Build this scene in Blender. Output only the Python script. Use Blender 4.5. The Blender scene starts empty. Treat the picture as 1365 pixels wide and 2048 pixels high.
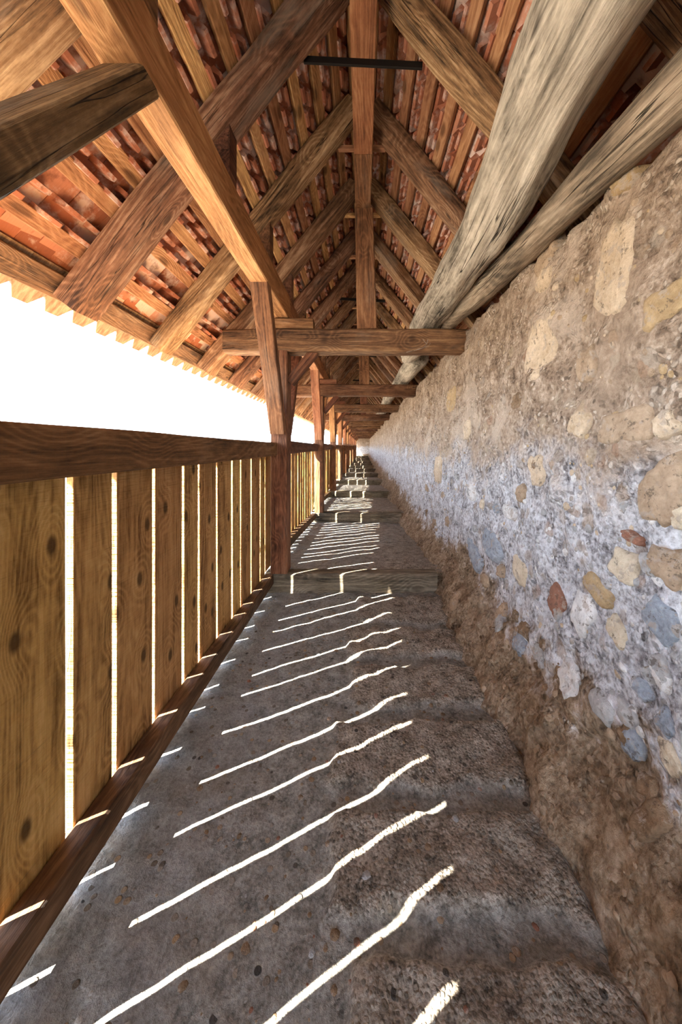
import bpy, math, random
from mathutils import Vector, noise

S = bpy.context.scene
COL = S.collection
R = random.Random(7)

# ------------------------------------------------------------------ camera
E = 1.2                      # eye height above the walkway floor (m)
F = 683.0                    # focal length in pixels of the 1365 x 2048 frame
cam_d = bpy.data.cameras.new('camera')
cam = bpy.data.objects.new('camera', cam_d)
COL.objects.link(cam)
cam.location = (0, 0, E)
cam.rotation_euler = (math.pi / 2, 0, 0)
cam_d.sensor_fit = 'AUTO'
cam_d.sensor_width = 36
cam_d.lens = F / 2048 * 36
cam_d.shift_x = -42.5 / 2048
cam_d.shift_y = -132.0 / 2048
cam_d.clip_start = 0.02
cam_d.clip_end = 500
S.camera = cam

# ------------------------------------------------------------------ sky, sun, exposure
SUN_STRENGTH = 26.0
SKY_STRENGTH = 3.4
EXPOSURE = 2.08
w = bpy.data.worlds.new('sky')
S.world = w
w.use_nodes = True
nt = w.node_tree
nt.nodes.clear()
o_ = nt.nodes.new('ShaderNodeOutputWorld')
bg = nt.nodes.new('ShaderNodeBackground')
tc = nt.nodes.new('ShaderNodeTexCoord')
sep = nt.nodes.new('ShaderNodeSeparateXYZ')
rp = nt.nodes.new('ShaderNodeValToRGB')
rp.color_ramp.elements[0].position = 0.0
rp.color_ramp.elements[0].color = (0.86, 0.93, 1.0, 1)
rp.color_ramp.elements[1].position = 0.8
rp.color_ramp.elements[1].color = (0.36, 0.58, 1.0, 1)
nt.links.new(tc.outputs['Generated'], sep.inputs[0])
nt.links.new(sep.outputs['Z'], rp.inputs[0])
nt.links.new(rp.outputs[0], bg.inputs[0])
bg.inputs[1].default_value = SKY_STRENGTH
nt.links.new(bg.outputs[0], o_.inputs[0])

SUN_DIR = Vector((1.0, 0.53, -1.06)).normalized()
sd = bpy.data.lights.new('sun', 'SUN')
sd.energy = SUN_STRENGTH
sd.angle = math.radians(0.45)
sd.color = (1.0, 0.93, 0.82)
so = bpy.data.objects.new('sun', sd)
so.rotation_euler = SUN_DIR.to_track_quat('-Z', 'Y').to_euler()
so.location = (-6, -4, 9)
COL.objects.link(so)

S.view_settings.view_transform = 'Standard'
S.view_settings.look = 'None'
S.view_settings.gamma = 1.0
S.view_settings.use_curve_mapping = False
S.view_settings.exposure = EXPOSURE
S.cycles.max_bounces = 10
S.cycles.diffuse_bounces = 7
S.cycles.use_denoising = True


# ------------------------------------------------------------------ material helpers
def mat_new(name):
    m = bpy.data.materials.new(name)
    m.use_nodes = True
    t = m.node_tree
    b = t.nodes['Principled BSDF']
    b.inputs['Specular IOR Level'].default_value = 0.25
    return m, t, b


class NT:
    """short hand for building a node tree"""
    def __init__(s, t): s.t = t
    def n(s, kind, **kw):
        nd = s.t.nodes.new(kind)
        for k, v in kw.items(): setattr(nd, k, v)
        return nd
    def l(s, a, b): s.t.links.new(a, b)
    def math(s, op, a, b=None, clamp=False):
        nd = s.n('ShaderNodeMath', operation=op); nd.use_clamp = clamp
        for i, v in enumerate((a, b)):
            if v is None: continue
            if isinstance(v, (int, float)): nd.inputs[i].default_value = v
            else: s.l(v, nd.inputs[i])
        return nd.outputs[0]
    def vscale(s, v, sc):
        nd = s.n('ShaderNodeVectorMath', operation='MULTIPLY')
        s.l(v, nd.inputs[0]); nd.inputs[1].default_value = sc
        return nd.outputs[0]
    def noise(s, v, scale, detail=4, rough=.55, dist=0.0):
        nd = s.n('ShaderNodeTexNoise')
        s.l(v, nd.inputs['Vector'])
        nd.inputs['Scale'].default_value = scale
        nd.inputs['Detail'].default_value = detail
        nd.inputs['Roughness'].default_value = rough
        nd.inputs['Distortion'].default_value = dist
        return nd.outputs['Fac']
    def voro(s, v, scale, feature='F1', out='Distance', rnd=1.0, dim='3D'):
        nd = s.n('ShaderNodeTexVoronoi', feature=feature, voronoi_dimensions=dim)
        s.l(v, nd.inputs['Vector']); nd.inputs['Scale'].default_value = scale
        nd.inputs['Randomness'].default_value = rnd
        return nd.outputs[out]
    def ramp(s, f, stops):
        nd = s.n('ShaderNodeValToRGB')
        els = nd.color_ramp.elements
        while len(els) < len(stops): els.new(.5)
        for e, (p, c) in zip(els, stops):
            e.position = p
            e.color = (*c, 1) if len(c) == 3 else c
        s.l(f, nd.inputs[0])
        return nd.outputs[0]
    def mask(s, f, a, b):
        nd = s.n('ShaderNodeMapRange'); nd.clamp = True
        nd.interpolation_type = 'SMOOTHSTEP'
        s.l(f, nd.inputs[0])
        nd.inputs[1].default_value = a; nd.inputs[2].default_value = b
        return nd.outputs[0]
    def mix(s, f, a, b, mode='MIX'):
        nd = s.n('ShaderNodeMix', data_type='RGBA', blend_type=mode)
        if isinstance(f, (int, float)): nd.inputs[0].default_value = f
        else: s.l(f, nd.inputs[0])
        for i, v in ((6, a), (7, b)):
            if isinstance(v, tuple): nd.inputs[i].default_value = (*v, 1)
            else: s.l(v, nd.inputs[i])
        return nd.outputs[2]
    def hsv(s, c, v=None, sat=None, hue=None):
        nd = s.n('ShaderNodeHueSaturation')
        s.l(c, nd.inputs['Color'])
        for key, x in (('Value', v), ('Saturation', sat), ('Hue', hue)):
            if x is None: continue
            if isinstance(x, (int, float)): nd.inputs[key].default_value = x
            else: s.l(x, nd.inputs[key])
        return nd.outputs[0]
    def bump(s, h, strength, dist, prev=None):
        nd = s.n('ShaderNodeBump')
        s.l(h, nd.inputs['Height'])
        nd.inputs['Strength'].default_value = strength
        nd.inputs['Distance'].default_value = dist
        if prev is not None: s.l(prev, nd.inputs['Normal'])
        return nd.outputs[0]


def wood(name, dark, mid, light, figure=.085, kscale=(1.0, 2.6, 1.1), knots=.5, crack=.5, grain=26, fine=130, weather=0.0, sawn=0.0, rough=.8, vary=.35, hue=.012):
    """timber: the mesh attribute gc holds (along, across, across) in metres"""
    m, t, b = mat_new(name)
    N = NT(t)
    at = N.n('ShaderNodeAttribute', attribute_name='gc')
    oi = N.n('ShaderNodeObjectInfo')
    off = N.n('ShaderNodeVectorMath', operation='ADD')
    rs = N.math('MULTIPLY', oi.outputs['Random'], 61.0)
    N.l(at.outputs['Vector'], off.inputs[0]); N.l(rs, off.inputs[1])
    v = off.outputs[0]
    # knots pull the grain around them
    kd = N.voro(N.vscale(v, kscale), 2.5, dim='3D' if kscale[2] else '2D')
    knot = N.mask(kd, .12, .045)
    pull = N.mask(kd, .42, .05)
    # annual-ring figure: thin lines of a stretched field, bent around the knots
    wv = N.noise(N.vscale(v, (.45, 3.2, 3.2)), 1.0, 2, .5, .2)
    fld = N.math('ADD', wv, N.math('MULTIPLY', pull, .10))
    band = N.math('SINE', N.math('MULTIPLY', fld, 210.0))
    band = N.math('MULTIPLY', N.math('ADD', band, 1.0), .5)
    band = N.math('POWER', band, 1.8)
    g1 = N.noise(N.vscale(v, (1.1, grain, grain)), 1.0, 6, .66, .25)
    g2 = N.noise(N.vscale(v, (4.0, fine, fine)), 1.0, 4, .7)
    blot = N.noise(N.vscale(v, (1.5, 4.0, 4.0)), 1.3, 5, .65)
    spk = N.noise(N.vscale(v, (26.0, 70.0, 70.0)), 1.0, 4, .7)
    tone = N.math('ADD', N.math('MULTIPLY', band, figure), N.math('MULTIPLY', g1, .50))
    tone = N.math('ADD', tone, N.math('MULTIPLY', g2, .38))
    tone = N.math('ADD', tone, N.math('MULTIPLY', N.math('SUBTRACT', blot, .5), .60))
    tone = N.math('ADD', tone, N.math('MULTIPLY', N.math('SUBTRACT', spk, .5), .22))
    col = N.ramp(tone, [(.30, dark), (.49, mid), (.68, light)])
    bright = N.math('ADD', N.math('MULTIPLY', oi.outputs['Random'], vary), 1 - vary * .5)
    col = N.hsv(col, v=bright, hue=N.math('ADD', N.math('MULTIPLY', oi.outputs['Random'], hue * 2), .5 - hue))
    if weather:
        wm = N.mask(N.noise(N.vscale(v, (1.0, 3.0, 3.0)), 1.7, 5, .65), .5, .72)
        col = N.mix(N.math('MULTIPLY', wm, weather), col, (.42, .36, .28))
    ck = N.noise(N.vscale(v, (.8, 22, 22)), 1.0, 3, .5, .15)
    ckm = N.mask(N.math('ABSOLUTE', N.math('SUBTRACT', ck, .5)), .012, .0)
    ckz = N.mask(N.noise(N.vscale(v, (.7, 2, 2)), 1.0, 2), .5, .62)
    ckm = N.math('MULTIPLY', N.math('MULTIPLY', ckm, ckz), crack)
    col = N.mix(ckm, col, tuple(c * .18 for c in dark))
    col = N.mix(N.math('MULTIPLY', knot, knots), col, tuple(c * .4 for c in dark))
    N.l(col, b.inputs['Base Color'])
    b.inputs['Roughness'].default_value = rough
    h = N.math('ADD', N.math('MULTIPLY', g1, .7), N.math('MULTIPLY', band, .12))
    h = N.math('SUBTRACT', h, N.math('MULTIPLY', ckm, 1.2))
    h = N.math('ADD', h, N.math('MULTIPLY', g2, .45))
    h = N.math('ADD', h, N.math('MULTIPLY', spk, .3))
    if sawn:
        sw = N.noise(N.vscale(v, (120, 6, 6)), 1.0, 2, .5)
        h = N.math('ADD', h, N.math('MULTIPLY', sw, sawn))
    N.l(N.bump(h, .9, .008), b.inputs['Normal'])
    return m


M = {}
M['new'] = wood('warm_timber', (.15, .055, .022), (.36, .150, .064), (.54, .28, .130), knots=.6, crack=.25, weather=.05)
M['lath'] = wood('lath_timber', (.23, .100, .040), (.48, .245, .108), (.66, .40, .20), kscale=(.8, 2.0, 0.0), knots=.7, crack=.1, vary=.5, grain=40)
M['rafter'] = wood('rafter_timber', (.045, .022, .011), (.255, .132, .066), (.56, .36, .21), knots=.7, crack=.9, weather=.35, vary=.4)
M['tie'] = wood('tie_timber', (.035, .015, .008), (.145, .066, .032), (.33, .175, .09), knots=.6, crack=1.0, weather=.2, vary=.5)
M['post'] = wood('post_timber', (.05, .019, .010), (.20, .083, .038), (.38, .185, .095), knots=.6, crack=.6, weather=.12)
M['rail'] = wood('rail_timber', (.045, .020, .010), (.17, .075, .034), (.30, .155, .08), knots=.7, crack=.8, weather=.12, sawn=.3)
M['board'] = wood('plank_timber', (.19, .090, .026), (.54, .315, .105), (.72, .47, .20), kscale=(1.3, 2.4, 0.0), knots=.9, crack=.15, weather=.0, sawn=.9, fine=90, vary=.3)
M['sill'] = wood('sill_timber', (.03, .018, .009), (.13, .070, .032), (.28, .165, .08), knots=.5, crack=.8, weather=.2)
M['log'] = wood('bleached_log', (.085, .070, .052), (.45, .385, .305), (.76, .68, .57), figure=.03, knots=.9, crack=1.0, grain=20, fine=80, vary=.15, rough=.9, weather=.25)
M['plate'] = wood('grey_brown_timber', (.065, .048, .034), (.26, .19, .135), (.46, .36, .27), knots=.7, crack=1.0, weather=.35, vary=.2)
M['eaveboard'] = wood('eave_board_timber', (.045, .022, .013), (.15, .072, .04), (.27, .15, .09), knots=.7, crack=.4, weather=.1)
M['step'] = wood('step_timber', (.025, .021, .014), (.15, .120, .080), (.36, .30, .215), knots=.7, crack=1.0, weather=.3, vary=.3)

# iron
m, t, b = mat_new('black_iron')
b.inputs['Base Color'].default_value = (.016, .013, .011, 1)
b.inputs['Metallic'].default_value = .6
b.inputs['Roughness'].default_value = .6
M['iron'] = m

# roof tiles: one tone per tile (attribute tone) with lime dust bloom
m, t, b = mat_new('clay_tile')
N = NT(t)
at = N.n('ShaderNodeAttribute', attribute_name='tone')
gp = N.n('ShaderNodeNewGeometry').outputs['Position']
col = N.ramp(at.outputs['Fac'], [(.0, (.13, .040, .022)), (.4, (.34, .115, .060)), (.72, (.50, .215, .130)), (1.0, (.70, .54, .46))])
bl = N.noise(gp, 9.0, 5, .65)
col = N.mix(N.math('MULTIPLY', N.mask(bl, .48, .64), .7), col, (.62, .50, .44))
col = N.mix(N.math('MULTIPLY', N.mask(N.noise(gp, 17.0, 4, .6), .45, .3), .6), col, (.13, .05, .03))
N.l(col, b.inputs['Base Color'])
b.inputs['Roughness'].default_value = .9
st = N.noise(N.vscale(gp, (8, 120, 8)), 1.0, 3)
N.l(N.bump(st, .4, .004), b.inputs['Normal'])
M['tile'] = m

# pale cut ends of the eave tiles
m, t, b = mat_new('pale_eave_tile')
N = NT(t)
gp = N.n('ShaderNodeNewGeometry').outputs['Position']
f = N.noise(N.vscale(gp, (14, 60, 14)), 1.0, 5, .6)
col = N.ramp(f, [(.3, (.16, .09, .055)), (.5, (.30, .20, .13)), (.7, (.42, .31, .21))])
col = N.mix(N.math('MULTIPLY', N.mask(N.noise(gp, 25, 4), .6, .7), .5), col, (.22, .15, .09))
N.l(col, b.inputs['Base Color'])
b.inputs['Roughness'].default_value = .9
N.l(N.bump(f, .5, .004), b.inputs['Normal'])
M['eave'] = m


def stone(name, c0, c1, scale=9, bump=.8):
    m, t, b = mat_new(name)
    N = NT(t)
    gp = N.n('ShaderNodeNewGeometry').outputs['Position']
    f = N.noise(gp, scale, 8, .66, .3)
    g = N.noise(gp, scale * 7, 5, .68)
    col = N.ramp(N.math('ADD', N.math('MULTIPLY', f, .6), N.math('MULTIPLY', g, .4)), [(.36, c0), (.60, c1)])
    # mortar smears and dark pits
    col = N.mix(N.math('MULTIPLY', N.mask(N.noise(gp, 21, 6, .7), .54, .62), .75), col, (.40, .33, .265))
    col = N.mix(N.math('MULTIPLY', N.mask(N.noise(gp, 38, 6, .7), .57, .64), .7), col, (.10, .075, .055))
    N.l(col, b.inputs['Base Color'])
    b.inputs['Roughness'].default_value = .95
    N.l(N.bump(N.math('ADD', f, N.math('MULTIPLY', g, .6)), bump, .018), b.inputs['Normal'])
    return m


M['st_pale'] = stone('pale_tan_stone', (.40, .29, .18), (.66, .53, .38))
M['st_ochre'] = stone('ochre_stone', (.30, .20, .10), (.50, .36, .20))
M['st_tan'] = stone('tan_stone', (.27, .185, .115), (.48, .355, .24))
M['st_red'] = stone('red_brown_stone', (.15, .065, .04), (.32, .155, .10))
M['st_cream'] = stone('cream_stone', (.50, .40, .27), (.76, .66, .50))
M['st_grey'] = stone('grey_stone', (.24, .23, .22), (.50, .49, .47))
M['st_blue'] = stone('blue_grey_stone', (.17, .19, .22), (.42, .46, .50))
M['st_white'] = stone('white_stone', (.52, .51, .49), (.80, .78, .74))
M['st_brown'] = stone('brown_stone', (.12, .075, .04), (.30, .20, .12))

# rubble wall: tan mortar and gravel, a limewashed band at waist height, brown footing
m, t, b = mat_new('rubble_wall')
N = NT(t)
gp = N.n('ShaderNodeNewGeometry').outputs['Position']
sp = N.n('ShaderNodeSeparateXYZ'); N.l(gp, sp.inputs[0])
z = sp.outputs['Z']
big = N.noise(gp, 2.2, 6, .62, .3)
med = N.noise(gp, 11.0, 7, .65, .2)
fin = N.noise(gp, 55.0, 5, .65)
vo = N.n('ShaderNodeTexVoronoi', feature='F1')
wp = N.n('ShaderNodeVectorMath', operation='ADD')
N.l(gp, wp.inputs[0])
wn = N.n('ShaderNodeTexNoise'); N.l(gp, wn.inputs['Vector']); wn.inputs['Scale'].default_value = 14; wn.inputs['Detail'].default_value = 3
N.l(N.vscale(wn.outputs['Color'], (.06, .06, .06)), wp.inputs[1])
N.l(wp.outputs[0], vo.inputs['Vector']); vo.inputs['Scale'].default_value = 13
vs = N.n('ShaderNodeSeparateXYZ'); N.l(vo.outputs['Color'], vs.inputs[0])
peb = N.mask(vo.outputs['Distance'], .46, .30)
pebsel = N.mask(vs.outputs[0], .55, .62)
mort = N.ramp(N.math('ADD', N.math('MULTIPLY', med, .6), N.math('MULTIPLY', fin, .4)),
              [(.36, (.055, .038, .026)), (.45, (.25, .175, .12)), (.54, (.43, .325, .235)), (.66, (.72, .60, .48))])
mort = N.mix(N.math('MULTIPLY', N.mask(big, .42, .62), .5), mort, (.46, .345, .25))
pebc = N.ramp(vs.outputs[1], [(0, (.22, .15, .10)), (.3, (.42, .32, .22)), (.55, (.36, .33, .30)), (.8, (.54, .42, .27)), (1, (.34, .18, .11))])
pebc = N.mix(.45, pebc, mort)
up = N.mix(N.math('MULTIPLY', peb, pebsel), mort, pebc)
gv = N.n('ShaderNodeTexVoronoi', feature='F1')
N.l(wp.outputs[0], gv.inputs['Vector']); gv.inputs['Scale'].default_value = 52
gs = N.n('ShaderNodeSeparateXYZ'); N.l(gv.outputs['Color'], gs.inputs[0])
grit = N.math('MULTIPLY', N.mask(gv.outputs['Distance'], .62, .30), N.mask(N.noise(gp, 7.0, 4, .6), .40, .58))
gcol = N.ramp(gs.outputs[0], [(0, (.06, .042, .03)), (.35, (.28, .20, .14)), (.7, (.55, .43, .32)), (1, (.80, .70, .58))])
up = N.mix(N.math('MULTIPLY', grit, .72), up, gcol)
# lime band (real whitewash left on the lower face)
lime = N.ramp(N.math('ADD', N.math('MULTIPLY', med, .5), N.math('MULTIPLY', fin, .5)),
              [(.37, (.09, .085, .085)), (.45, (.36, .35, .36)), (.52, (.66, .67, .69)), (.62, (.88, .90, .93))])
glim = N.ramp(gs.outputs[0], [(0, (.10, .095, .095)), (.3, (.38, .37, .37)), (.6, (.70, .70, .72)), (1, (.92, .93, .95))])
lime = N.mix(N.math('MULTIPLY', grit, .7), lime, glim)
limep = N.mix(N.math('MULTIPLY', N.math('MULTIPLY', peb, pebsel), .6), lime, pebc)
zz = N.math('ADD', z, N.math('MULTIPLY', N.math('SUBTRACT', big, .5), .75))
zz = N.math('ADD', zz, N.math('MULTIPLY', N.math('SUBTRACT', med, .5), .5))
lm = N.math('MULTIPLY', N.mask(zz, 1.28, .92), N.mask(zz, .30, .44))
lm = N.math('MULTIPLY', lm, .92)
plas = N.math('MULTIPLY', N.mask(N.noise(gp, 1.6, 6, .68, .4), .54, .62), .6)
up = N.mix(plas, up, (.60, .49, .385))
c = N.mix(lm, up, limep)
# brown earth-stained footing
ft = N.math('MULTIPLY', N.mask(zz, .40, .26), .75)
foot0 = N.ramp(N.math('ADD', N.math('MULTIPLY', med, .6), N.math('MULTIPLY', fin, .4)), [(.36, (.065, .044, .028)), (.48, (.28, .20, .125)), (.62, (.54, .42, .29))])
foot = N.mix(N.math('MULTIPLY', grit, .55), foot0, N.ramp(gs.outputs[0], [(0, (.04, .028, .02)), (.5, (.24, .17, .105)), (1, (.58, .46, .33))]))
c = N.mix(ft, c, foot)
N.l(c, b.inputs['Base Color'])
b.inputs['Roughness'].default_value = .95
b.inputs['Specular IOR Level'].default_value = .12
h = N.math('ADD', N.math('MULTIPLY', med, .9), N.math('MULTIPLY', fin, .45))
h = N.math('ADD', h, N.math('MULTIPLY', N.math('MULTIPLY', peb, pebsel), .22))
h = N.math('ADD', h, N.math('MULTIPLY', grit, .20))
N.l(N.bump(h, 1.0, .040), b.inputs['Normal'])
M['wall'] = m

# walkway: grey mortar with gravel
m, t, b = mat_new('walkway_mortar')
N = NT(t)
gp = N.n('ShaderNodeNewGeometry').outputs['Position']
at = N.n('ShaderNodeAttribute', attribute_name='slab')
big = N.noise(gp, 3.0, 5, .6)
med = N.noise(gp, 16.0, 7, .66, .2)
fin = N.noise(gp, 85.0, 5, .65)
fm = N.math('ADD', N.math('MULTIPLY', med, .55), N.math('MULTIPLY', fin, .45))
mo = N.ramp(fm, [(.37, (.11, .105, .09)), (.49, (.27, .258, .225)), (.60, (.43, .41, .365))])
sl = N.ramp(fm, [(.38, (.06, .050, .040)), (.46, (.26, .215, .165)), (.54, (.43, .365, .29)), (.64, (.62, .54, .44))])
gv = N.n('ShaderNodeTexVoronoi'); N.l(gp, gv.inputs['Vector']); gv.inputs['Scale'].default_value = 95
gs = N.n('ShaderNodeSeparateXYZ'); N.l(gv.outputs['Color'], gs.inputs[0])
grit = N.mask(gv.outputs['Distance'], .6, .25)
gcol = N.ramp(gs.outputs[0], [(0, (.035, .03, .025)), (.4, (.22, .185, .145)), (.75, (.46, .395, .315)), (1, (.70, .62, .52))])
sl = N.mix(N.math('MULTIPLY', grit, .6), sl, gcol)
sx_ = N.n('ShaderNodeSeparateXYZ'); N.l(gp, sx_.inputs[0])
strip = N.mask(N.math('ADD', sx_.outputs['X'], N.math('MULTIPLY', N.math('SUBTRACT', big, .5), .45)), -.30, -.55)  # paler strip by the railing: smooth cement, with skylight painted into its colour
mo = N.mix(N.math('MULTIPLY', strip, .75), mo, N.ramp(fm, [(.38, (.21, .205, .19)), (.6, (.40, .39, .37))]))
mo = N.mix(N.math('MULTIPLY', N.math('SUBTRACT', grit, strip, True), .28), mo, gcol)
c = N.mix(at.outputs['Fac'], mo, sl)
c = N.mix(N.math('MULTIPLY', N.mask(big, .5, .68), .35), c, (.27, .235, .19))
vo = N.n('ShaderNodeTexVoronoi'); N.l(gp, vo.inputs['Vector']); vo.inputs['Scale'].default_value = 42
vs = N.n('ShaderNodeSeparateXYZ'); N.l(vo.outputs['Color'], vs.inputs[0])
pm = N.math('MULTIPLY', N.mask(vo.outputs['Distance'], .42, .30), N.mask(vs.outputs[0], .80, .84))
pc = N.ramp(vs.outputs[1], [(0, (.06, .055, .05)), (.35, (.24, .19, .14)), (.7, (.34, .30, .25)), (1, (.42, .28, .15))])
c = N.mix(pm, c, pc)
N.l(c, b.inputs['Base Color'])
b.inputs['Roughness'].default_value = .93
h = N.math('ADD', med, N.math('MULTIPLY', fin, .5))
h = N.math('ADD', h, N.math('MULTIPLY', pm, .25))
h = N.math('ADD', h, N.math('MULTIPLY', N.math('MULTIPLY', grit, at.outputs['Fac']), .25))
N.l(N.bump(h, 1.0, .022), b.inputs['Normal'])
M['floor'] = m

# ground outside the gallery
m, t, b = mat_new('dry_ground')
N = NT(t)
gp = N.n('ShaderNodeNewGeometry').outputs['Position']
c = N.ramp(N.noise(gp, .6, 6, .6), [(.35, (.17, .14, .105)), (.65, (.26, .225, .17))])
N.l(c, b.inputs['Base Color'])
b.inputs['Roughness'].default_value = 1
M['ground'] = m


# ------------------------------------------------------------------ mesh helpers
class MB:
    """collects vertices, faces and grain coordinates for ONE mesh"""
    def __init__(s):
        s.v = []; s.f = []; s.g = []; s.mi = []; s.tone = []
    def add(s, vs, fs, gs=None, mi=0, tone=0.0):
        o = len(s.v)
        s.v += vs
        s.g += gs if gs else [(p[1], p[0], p[2]) for p in vs]
        s.tone += [tone] * len(vs)
        for f in fs:
            s.f.append(tuple(o + i for i in f)); s.mi.append(mi)


def prop(o, label=None, cat=None, group=None, kind=None):
    if label: o['label'] = label
    if cat: o['category'] = cat
    if group: o['group'] = group
    if kind: o['kind'] = kind
    return o


def link(name, mb, mats, parent=None, smooth=False, attr='gc', origin=None):
    me = bpy.data.meshes.new(name)
    n = len(mb.v)
    if origin is None:
        xs = [p[0] for p in mb.v]; ys = [p[1] for p in mb.v]; zs = [p[2] for p in mb.v]
        origin = ((min(xs) + max(xs)) / 2, (min(ys) + max(ys)) / 2, min(zs))
    ox, oy, oz = origin
    me.from_pydata([(p[0] - ox, p[1] - oy, p[2] - oz) for p in mb.v], [], mb.f)
    if attr == 'gc':
        a = me.attributes.new('gc', 'FLOAT_VECTOR', 'POINT')
        a.data.foreach_set('vector', [c for g in mb.g for c in g])
    elif attr:
        a = me.attributes.new(attr, 'FLOAT', 'POINT')
        a.data.foreach_set('value', mb.tone)
    for mm in (mats if isinstance(mats, (list, tuple)) else [mats]): me.materials.append(mm)
    me.polygons.foreach_set('material_index', mb.mi)
    if smooth: me.polygons.foreach_set('use_smooth', [True] * len(mb.f))
    me.validate()
    o = bpy.data.objects.new(name, me)
    COL.objects.link(o)
    if parent is not None:
        o.parent = parent
        pl = parent.location
        o.location = (ox - pl[0], oy - pl[1], oz - pl[2])
    else:
        o.location = origin
    return o


def timber(mb, p0, p1, w, h, up=(0, 0, 1), ns=6, wob=.003, bev=.01, seed=0, w1=None, h1=None, wane=0.0, mi=0):
    """hewn beam from p0 to p1: w across (side), h along up; wobbly edges, chamfered arrises"""
    p0 = Vector(p0); p1 = Vector(p1)
    d = (p1 - p0); L = d.length; d.normalize()
    up = Vector(up)
    s = d.cross(up).normalized()
    u = s.cross(d).normalized()
    w1 = w if w1 is None else w1; h1 = h if h1 is None else h1
    vs = []; gs = []; fs = []
    K = 12
    for i in range(ns + 1):
        t = i / ns
        c = p0 + d * (L * t)
        hw = (w + (w1 - w) * t) / 2; hh = (h + (h1 - h) * t) / 2
        b = min(bev, hw * .45, hh * .45)
        bb = [b] * 4
        if wane:
            for q in range(4):
                bb[q] = min(hw * .8, hh * .8, b + wane * max(0, noise.noise((t * L * 1.1 + q * 9.3, seed * 3.7, q))))
        sec = [(-hw + bb[0], -hh), (0, -hh), (hw - bb[1], -hh), (hw, -hh + bb[1]), (hw, 0), (hw, hh - bb[2]), (hw - bb[2], hh), (0, hh), (-hw + bb[3], hh), (-hw, hh - bb[3]), (-hw, 0), (-hw, -hh + bb[0])]
        for k, (a, e) in enumerate(sec):
            nz = noise.noise((t * L * 2.3 + seed * 17.1, a * 9, e * 9 + seed)) * wob
            nz2 = noise.noise((t * L * .7 + seed * 5.3, 3.1, seed)) * wob * 1.6
            nz3 = noise.noise((t * L * .7 + seed * 5.3, 7.7, seed + 2)) * wob * 1.6
            r = math.hypot(a, e) + 1e-6
            a2 = a + a / r * nz + nz2; e2 = e + e / r * nz + nz3
            vs.append(tuple(c + s * a2 + u * e2))
            gs.append((t * L, a, e))
    for i in range(ns):
        for k in range(K):
            a = i * K + k; b2 = i * K + (k + 1) % K
            fs.append((a, b2, b2 + K, a + K))
    fs.append(tuple(range(K - 1, -1, -1)))
    fs.append(tuple(range(ns * K, ns * K + K)))
    mb.add(vs, fs, gs, mi)
    return mb


def log_mesh(mb, p0, p1, r0, r1, ns=30, nr=26, seed=0, rough=.012):
    p0 = Vector(p0); p1 = Vector(p1)
    d = (p1 - p0); L = d.length; d.normalize()
    s = d.cross(Vector((0, 0, 1))).normalized(); u = s.cross(d)
    vs = []; gs = []; fs = []
    for i in range(ns + 1):
        t = i / ns
        c = p0 + d * (L * t) + s * noise.noise((t * L * .8, seed, 1)) * rough * 1.5 + u * noise.noise((t * L * .8, seed, 5)) * rough * 1.5
        r = r0 + (r1 - r0) * t
        for k in range(nr):
            a = 2 * math.pi * k / nr
            q = Vector((t * L * 1.6, math.cos(a) * 1.1 + seed, math.sin(a) * 1.1))
            q2 = Vector((t * L * 4.5, math.cos(a) * 3.5 + seed, math.sin(a) * 3.5))
            rr = r + rough * noise.noise(q) * 1.3 + rough * .6 * noise.noise(q2)
            j = c
            if i in (0, ns):
                j = c + d * (noise.noise((k * .9, seed, i)) * .05)
                rr *= .9
            vs.append(tuple(j + s * math.cos(a) * rr + u * math.sin(a) * rr))
            gs.append((t * L, math.cos(a) * r, math.sin(a) * r))
    for i in range(ns):
        for k in range(nr):
            a = i * nr + k; b2 = i * nr + (k + 1) % nr
            fs.append((a, a + nr, b2 + nr, b2))
    fs.append(tuple(range(nr)))
    fs.append(tuple(range(ns * nr + nr - 1, ns * nr - 1, -1)))
    mb.add(vs, fs, gs)
    return mb


def box(mb, x0, x1, y0, y1, z0, z1, tone=0.0, mi=0):
    vs = [(x0, y0, z0), (x1, y0, z0), (x1, y1, z0), (x0, y1, z0), (x0, y0, z1), (x1, y0, z1), (x1, y1, z1), (x0, y1, z1)]
    fs = [(3, 2, 1, 0), (4, 5, 6, 7), (0, 1, 5, 4), (1, 2, 6, 5), (2, 3, 7, 6), (3, 0, 4, 7)]
    mb.add(vs, fs, None, mi, tone)


def fbm(x, y, z, o=4):
    return noise.fractal((x, y, z), 1.0, 2.1, o)


ORD = ['first', 'second', 'third', 'fourth', 'fifth', 'sixth', 'seventh', 'eighth', 'ninth', 'tenth', 'eleventh', 'twelfth',
       'thirteenth', 'fourteenth', 'fifteenth', 'sixteenth', 'seventeenth', 'eighteenth', 'nineteenth', 'twentieth']

# ------------------------------------------------------------------ layout (metres, z from the walkway)
Y1 = 2.797
BAY = 2.573
NB = 14                       # posts 1 .. NB down the gallery
YB = -4.6                     # the gallery goes on behind the viewer
def yp(k): return 0.07 if k == 0 else Y1 + BAY * (k - 1)
YEND = yp(NB) + .95
ZS = E - 1.045                # top of each timber step
DROOP = 0.155

def floor_z(y):
    """the walkway: level in the nearest bay, then each bay dips to the next timber step"""
    if y <= Y1: return 0.0
    k = int((y - Y1) / BAY)
    t = (y - Y1) / BAY - k
    return ZS * (1 - t)


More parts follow.
